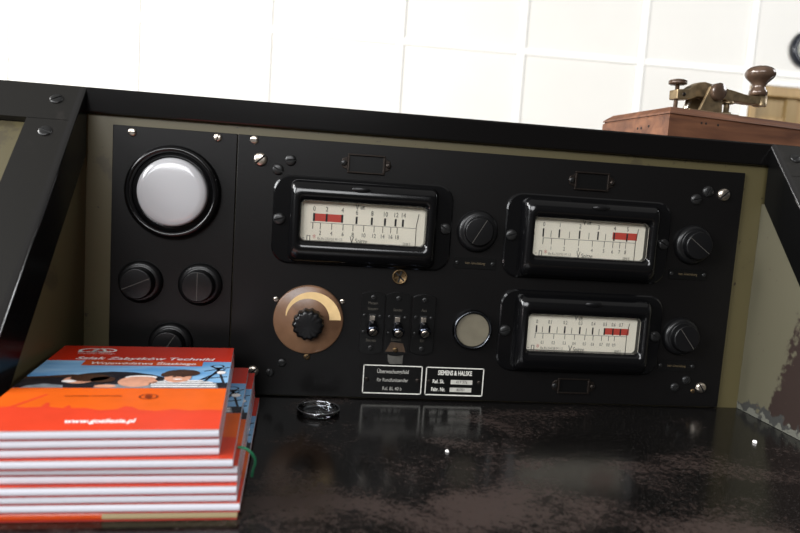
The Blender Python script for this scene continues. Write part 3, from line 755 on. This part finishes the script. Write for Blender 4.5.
# ------------------------------------------------------------------ booklets
CW, CD, CT_ = .117, .170, .0047
def booklet_meshes():
    b = MB(); zc = CT_
    b.box((0, 0, CT_-.00022), (CW, CD, CT_), M_CEDGE)
    lay = [0]
    def poly(pts, m, l): b.add([(x, y, CT_+.00006*l) for x, y in pts], [list(range(len(pts)))], m)
    def rect(x0, y0, x1, y1, m, l): poly([(x0, y0), (x1, y0), (x1, y1), (x0, y1)], m, l)
    # orange field with an orange-red skyline below
    rect(0, .0002, CW, .0684, M_CORANGE, 1)
    sky = [(0, .0002), (CW, .0002), (CW, .0290)]
    for x, y in ((.108, .030), (.100, .0285), (.092, .031), (.083, .0280), (.074, .0300), (.070, .0345), (.066, .0360), (.063, .0310), (.055, .0295), (.047, .0330), (.040, .0330), (.038, .0380), (.036, .0330), (.029, .0350), (.027, .0420), (.0255, .0420), (.025, .0350), (.018, .0340), (.010, .0360), (0, .0330)): sky.append((x, y))
    poly(sky, M_CORED, 2)
    poly([(.010, .036), (.0125, .036), (.0225, .056), (.0210, .0565)], M_CORED, 2)
    # photograph band
    rect(0, .0684, CW, .1292, M_CSKY, 1)
    arc = [(.0, .0684), (.086, .0684)]
    for x, y in ((.0880, .0830), (.080, .0900), (.070, .0970), (.058, .1020), (.046, .1030), (.034, .1000), (.024, .0940), (.012, .0905), (0, .0905)): arc.append((x, y))
    poly(arc, M_CDARK, 2)
    def ell(cx, cy, rx, ry, m, l, a0=0, a1=2*PI, n=24): poly([(cx+rx*math.cos(a0+(a1-a0)*i/n), cy+ry*math.sin(a0+(a1-a0)*i/n)) for i in range(n if a1-a0 > 6.2 else n+1)], m, l)
    # three people looking out of the picture (head, hair, clothing)
    poly([(.0, .0684), (.040, .0684), (.0385, .0790), (.0300, .0860), (.0180, .0830), (.0060, .0770), (0, .0760)], M_CDARK, 3)
    poly([(.004, .0684), (.026, .0684), (.025, .0730), (.0140, .0760), (.006, .0720)], M_CGREY, 4)
    ell(.0310, .0845, .0088, .0078, M_CSKIN, 4); ell(.0360, .0885, .0110, .0080, M_CHAIR, 5); ell(.0440, .0850, .0070, .0062, M_CHAIR, 5); ell(.0260, .0812, .0040, .0026, M_CWHITE, 5)
    poly([(.0420, .0684), (.0860, .0684), (.0830, .0760), (.0720, .0780), (.0560, .0750), (.0470, .0760)], M_CGREY, 3)
    ell(.0640, .0815, .0108, .0112, M_CSKIN, 4); ell(.0650, .0900, .0092, .0042, M_CWHITE, 5); ell(.0650, .0875, .0088, .0040, M_CSKIN, 6)
    ell(.0735, .0810, .0022, .0034, M_CSKIN, 5); ell(.0480, .0715, .0060, .0030, M_CSKIN, 5)
    poly([(.0720, .0684), (.1120, .0684), (.1105, .0790), (.1000, .0850), (.0790, .0845), (.0715, .0790)], M_CGREY, 4)
    for y, x0, x1 in ((.0705, .0735, .1105), (.0748, .0725, .1100), (.0792, .0730, .1080), (.0828, .0790, .1020)): rect(x0, y, x1, y+.0018, M_CWHITE, 5)
    ell(.0865, .0900, .0080, .0105, M_CSKIN, 6); ell(.0880, .1000, .0108, .0080, M_CHAIR, 7); ell(.0790, .0960, .0034, .0050, M_CHAIR, 7)
    ell(.0840, .0915, .0012, .0009, M_CDARK, 7); ell(.0895, .0915, .0012, .0009, M_CDARK, 7); ell(.0868, .0860, .0026, .0010, M_CWHITE, 7)
    poly([(.0, .0905), (.012, .0925), (.024, .0960), (.030, .0950), (.022, .0900), (.0, .0870)], M_CHAIR, 3)
    # pit-head tower at the right
    rect(.0985, .1010, CW, .1290, M_CSKY, 2)
    for p, q in (((.1000, .0700), (.1120, .1180)), ((.1160, .0700), (.1080, .1200)), ((.1020, .0880), (.1160, .0930)), ((.1010, .1050), (.1165, .1150)), ((.1040, .1180), (.1150, .1010)), ((.0995, .0840), (.1140, .1100))):
        d = Vector((q[0]-p[0], q[1]-p[1])); n2 = Vector((-d.y, d.x)).normalized()*.0007
        poly([(p[0]+n2.x, p[1]+n2.y), (p[0]-n2.x, p[1]-n2.y), (q[0]-n2.x, q[1]-n2.y), (q[0]+n2.x, q[1]+n2.y)], M_CDARK, 4)
    ell(.1090, .1170, .0042, .0042, M_CDARK, 5); ell(.1090, .1170, .0030, .0030, M_CSKY, 6); ell(.1120, .1020, .0028, .0036, M_CWHITE, 6)
    rect(.1040, .0684, CW, .0800, M_CDARK, 3)
    # red head band with lettering
    rect(0, .1292, CW, CD-.0002, M_CRED, 1)
    rect(.0235, .1170, .0985, .1292, M_CSTRIP, 3)
    b.text('Szlak Zabytków Techniki', .0088, M_CWHITE, Matrix.Translation((.0605, .1345, CT_+.00030)), 'CENTER', 1.0, .22, .00016)
    b.text('Województwa Śląskiego', .0074, M_CWHITE, Matrix.Translation((.0610, .1222, CT_+.00030)), 'CENTER', .88, .2, .0001)
    for cx, rx in ((.0215, .0090), (.0295, .0080)):
        n = 28
        vs = [(cx+f*rx*math.cos(2*PI*i/n), .1560+f*.0058*math.sin(2*PI*i/n), CT_+.00030) for i in range(n) for f in (1, .78)]
        b.add(vs, [(2*i, 2*i+1, (2*i+3) % (2*n), (2*i+2) % (2*n)) for i in range(n)], M_CWHITE)
    poly([(.0130, .1500), (.0340, .1530), (.0340, .1545), (.0130, .1520)], M_CWHITE, 5); poly([(.0200, .1500), (.0215, .1500), (.0270, .1620), (.0255, .1620)], M_CWHITE, 5)
    b.text('industrial heritage', .0030, M_CWHITE, Matrix.Translation((.0260, .1470, CT_+.00030)), 'CENTER', 1.1)
    b.text('turystyka industrialna', .0046, M_CBROWN, Matrix.Translation((.0460, .0535, CT_+.00030)), 'CENTER', .75, .15)
    n = 28
    vs = [(.0752+f*.0052*math.cos(2*PI*i/n), .0520+f*.0046*math.sin(2*PI*i/n), CT_+.00030) for i in range(n) for f in (1, .82)]
    b.add(vs, [(2*i, 2*i+1, (2*i+3) % (2*n), (2*i+2) % (2*n)) for i in range(n)], M_CBROWN)
    ell(.0752, .0520, .0020, .0030, M_CBROWN, 5)
    b.text('www.gosilesia.pl', .0080, M_CWHITE, Matrix.Translation((.0590, .0125, CT_+.00030)), 'CENTER', .62, 0, .0002)
    cover = b
    # pages with a rounded lower edge
    def pages(m, m2=None, split=0):
        q = MB(); n = 8
        z0, z1 = .00022, CT_-.00022
        prof = []
        for i in range(n+1):
            a = -PI/2+PI*i/n
            prof.append((.0014-.0014*math.cos(a), (z0+z1)/2+(z1-z0)/2*math.sin(a)))
        poly = prof+[(CD-.0004, z1), (CD-.0004, z0)]
        if m2 is None: q.prism(poly, 'x', .0006, CW-.0001, m, smooth=False)
        else: q.prism(poly, 'x', .0006, split, m2); q.prism(poly, 'x', split, CW-.0001, m)
        return q
    q = MB(); q.box((0, 0, 0), (CW, CD, .00022), M_CEDGE2)
    return cover, pages(M_PAGES), pages(M_TANPAGES, M_CSTRIP, .052), q
cover_mb, page_mb, tan_mb, back_mb = booklet_meshes()
def proto(mb, name): return mb.obj(name)
p_cover, p_pages, p_tan, p_back = proto(cover_mb, 'front_cover'), proto(page_mb, 'page_block'), proto(tan_mb, 'page_block'), proto(back_mb, 'back_cover')
spots = [  # front right corner, turn in degrees, label; bottom first
    (.1258, -.2030, 2.0, 'bottom booklet of the stack on the desk, with orange and tan edge'),
    (.1270, -.2045, 2.0, 'second booklet from the bottom of the stack, reaching furthest right'),
    (.1253, -.2040, 2.6, 'third booklet from the bottom of the stack, below the green rubber band'),
    (.1252, -.2052, 2.7, 'fourth booklet from the bottom of the stack, inside the green band'),
    (.1250, -.2022, 2.8, 'fifth booklet from the bottom of the stack, sixth from the top'),
    (.1250, -.2030, 2.8, 'fifth booklet from the top, first of the lower bundle held by the green band'),
    (.1229, -.2056, 3.6, 'fourth booklet from the top, its orange cover showing at the right'),
    (.1155, -.2018, 4.9, 'third booklet from the top of the stack'),
    (.1154, -.2023, 4.9, 'second booklet from the top, right under the fully visible cover'),
    (.1152, -.2027, 5.0, 'topmost booklet of the stack, its whole orange cover with photo showing')]
first = True
for i, (x, y, a, lb) in enumerate(spots):
    a = math.radians(a)
    ox, oy = x-CW*math.cos(a), y-CW*math.sin(a)
    r = empty('booklet', (ox, oy, i*CT_), a)
    tag(r, lb, 'booklet', 'booklets stacked on the desk')
    for src in (p_back, p_tan if i == 0 else p_pages, p_cover):
        c = src.copy(); COL.objects.link(c); c.parent = r
for o in (p_cover, p_pages, p_tan, p_back): bpy.data.objects.remove(o)

# rubber band
b = MB()
ctrl = [(.1222, -.1805, .02895), (.1250, -.1808, .0289), (.1278, -.1806, .0275), (.1302, -.1785, .0240), (.1312, -.1750, .0195), (.1307, -.1718, .0150), (.1298, -.1690, .0115), (.1293, -.1672, .0085), (.1290, -.1660, .0062)]
def smooth_pts(c, n=5):
    out = []
    for i in range(len(c)-1):
        p0, p1, p2, p3 = (Vector(c[max(i-1, 0)]), Vector(c[i]), Vector(c[i+1]), Vector(c[min(i+2, len(c)-1)]))
        for k_ in range(n):
            t = k_/n
            out.append(.5*((2*p1)+(-p0+p2)*t+(2*p0-5*p1+4*p2-p3)*t*t+(-p0+3*p1-3*p2+p3)*t**3))
    out.append(Vector(c[-1])); return out
b.tube(smooth_pts(ctrl), .00075, M_BAND, 10)
tag(b.obj('rubber_band'), 'green rubber band looping out of the right side of the booklet stack', 'rubber band')

# clear glass disc
lens = empty('glass_disc', (.1660, -.0375, 0))
tag(lens, 'clear round glass disc lying on the black desktop beside the booklets', 'glass disc')
b = MB(); b.lathe([(0, .0004), (.0150, .0004), (.0163, .0008), (.0166, .0022), (.0163, .0033), (.0158, .0038), (.0150, .0035), (.0147, .0024), (.0140, .0016), (0, .0014)], M_CLEAR, None, 64); b.obj('dish', lens)
b = MB(); b.tube([(.0160*math.cos(2*PI*i/48), .0160*math.sin(2*PI*i/48), .0038) for i in range(48)], .0005, M_CHROME, 8, closed=True); b.obj('rim', lens, label='shiny rim')

# crumbs
def crumb(x, y, r, lab):
    b = MB(); n = 8; rnd = random.Random(int(x*1000))
    b.lathe([(0, 0), (r*.8, 0), (r, r*.5), (r*.7, r*1.1), (0, r*1.2)], M_CWHITE, Matrix.Translation((x, y, 0)), n, False, lambda a: .8+.25*math.sin(3*a+x*90))
    tag(b.obj('paper_crumb'), lab, 'crumb')
crumb(.2526, -.1106, .0014, 'tiny white crumb on the desktop in front of the rating plates')
crumb(.4976, -.0826, .0018, 'tiny pale crumb on the desktop near the right cheek board')

# ------------------------------------------------------------------ light
w = bpy.data.worlds.new('daylight'); sc.world = w; w.use_nodes = True
bg = w.node_tree.nodes['Background']; bg.inputs['Color'].default_value = (1, .97, .93, 1); bg.inputs['Strength'].default_value = .05
def area_light(name, loc, target, sx, sy, watts, color=(1, 1, 1)):
    l = bpy.data.lights.new(name, 'AREA'); l.shape = 'RECTANGLE'; l.size = sx; l.size_y = sy; l.energy = watts; l.color = color
    o = bpy.data.objects.new(name, l); COL.objects.link(o); o.location = loc
    o.rotation_euler = (Vector(target)-Vector(loc)).to_track_quat('-Z', 'Y').to_euler(); return o
area_light('side_window_light', (-2.6, -1.5, 1.3), (.3, -.1, .05), 1.4, 1.6, 130, (.97, .985, 1))
area_light('wall_wash_light', (-3.6, .4, 2.1), (3.0, 4.0, .9), 2.0, 1.8, 330, (1, .985, .965))  # added wash that brightens the back wall, no known window behind it
area_light('rear_window_light', (-.7, -3.3, 1.6), (.3, 0, .1), 2.6, 1.2, 100, (.98, .985, 1))
area_light('right_window_light', (4.6, .7, 2.2), (-.6, 4.0, 1.0), 1.3, 1.3, 85, (.97, .98, 1))
area_light('overhead_fill', (.3, -.6, 2.7), (.3, -.6001, 0), 6, 4, 18, (1, .98, .95))  # added overhead fill for sheen on wings and bezels, in place of a ceiling

# ------------------------------------------------------------------ camera
yaw, pitch, roll = .12689, -.10518, .06679
cy, sy, cp, sp = math.cos(yaw), math.sin(yaw), math.cos(pitch), math.sin(pitch)
fwd = Vector((sy*cp, cy*cp, sp)); right = Vector((cy, -sy, 0)); up = right.cross(fwd)
r2 = right*math.cos(roll)+up*math.sin(roll); u2 = -right*math.sin(roll)+up*math.cos(roll)
cam = bpy.data.cameras.new('camera'); co = bpy.data.objects.new('camera', cam); COL.objects.link(co)
co.matrix_world = Matrix(((r2.x, u2.x, -fwd.x, .15958), (r2.y, u2.y, -fwd.y, -.52398), (r2.z, u2.z, -fwd.z, .16776), (0, 0, 0, 1)))
cam.sensor_width = 22.2; cam.lens = 649/800*22.2; cam.clip_start = .01
cam.dof.use_dof = True; cam.dof.focus_distance = .55; cam.dof.aperture_fstop = 5.6
sc.camera = co
sc.view_settings.view_transform = 'Standard'; sc.view_settings.look = 'None'; sc.view_settings.gamma = 1
sc.view_settings.exposure = .12; sc.view_settings.use_curve_mapping = False
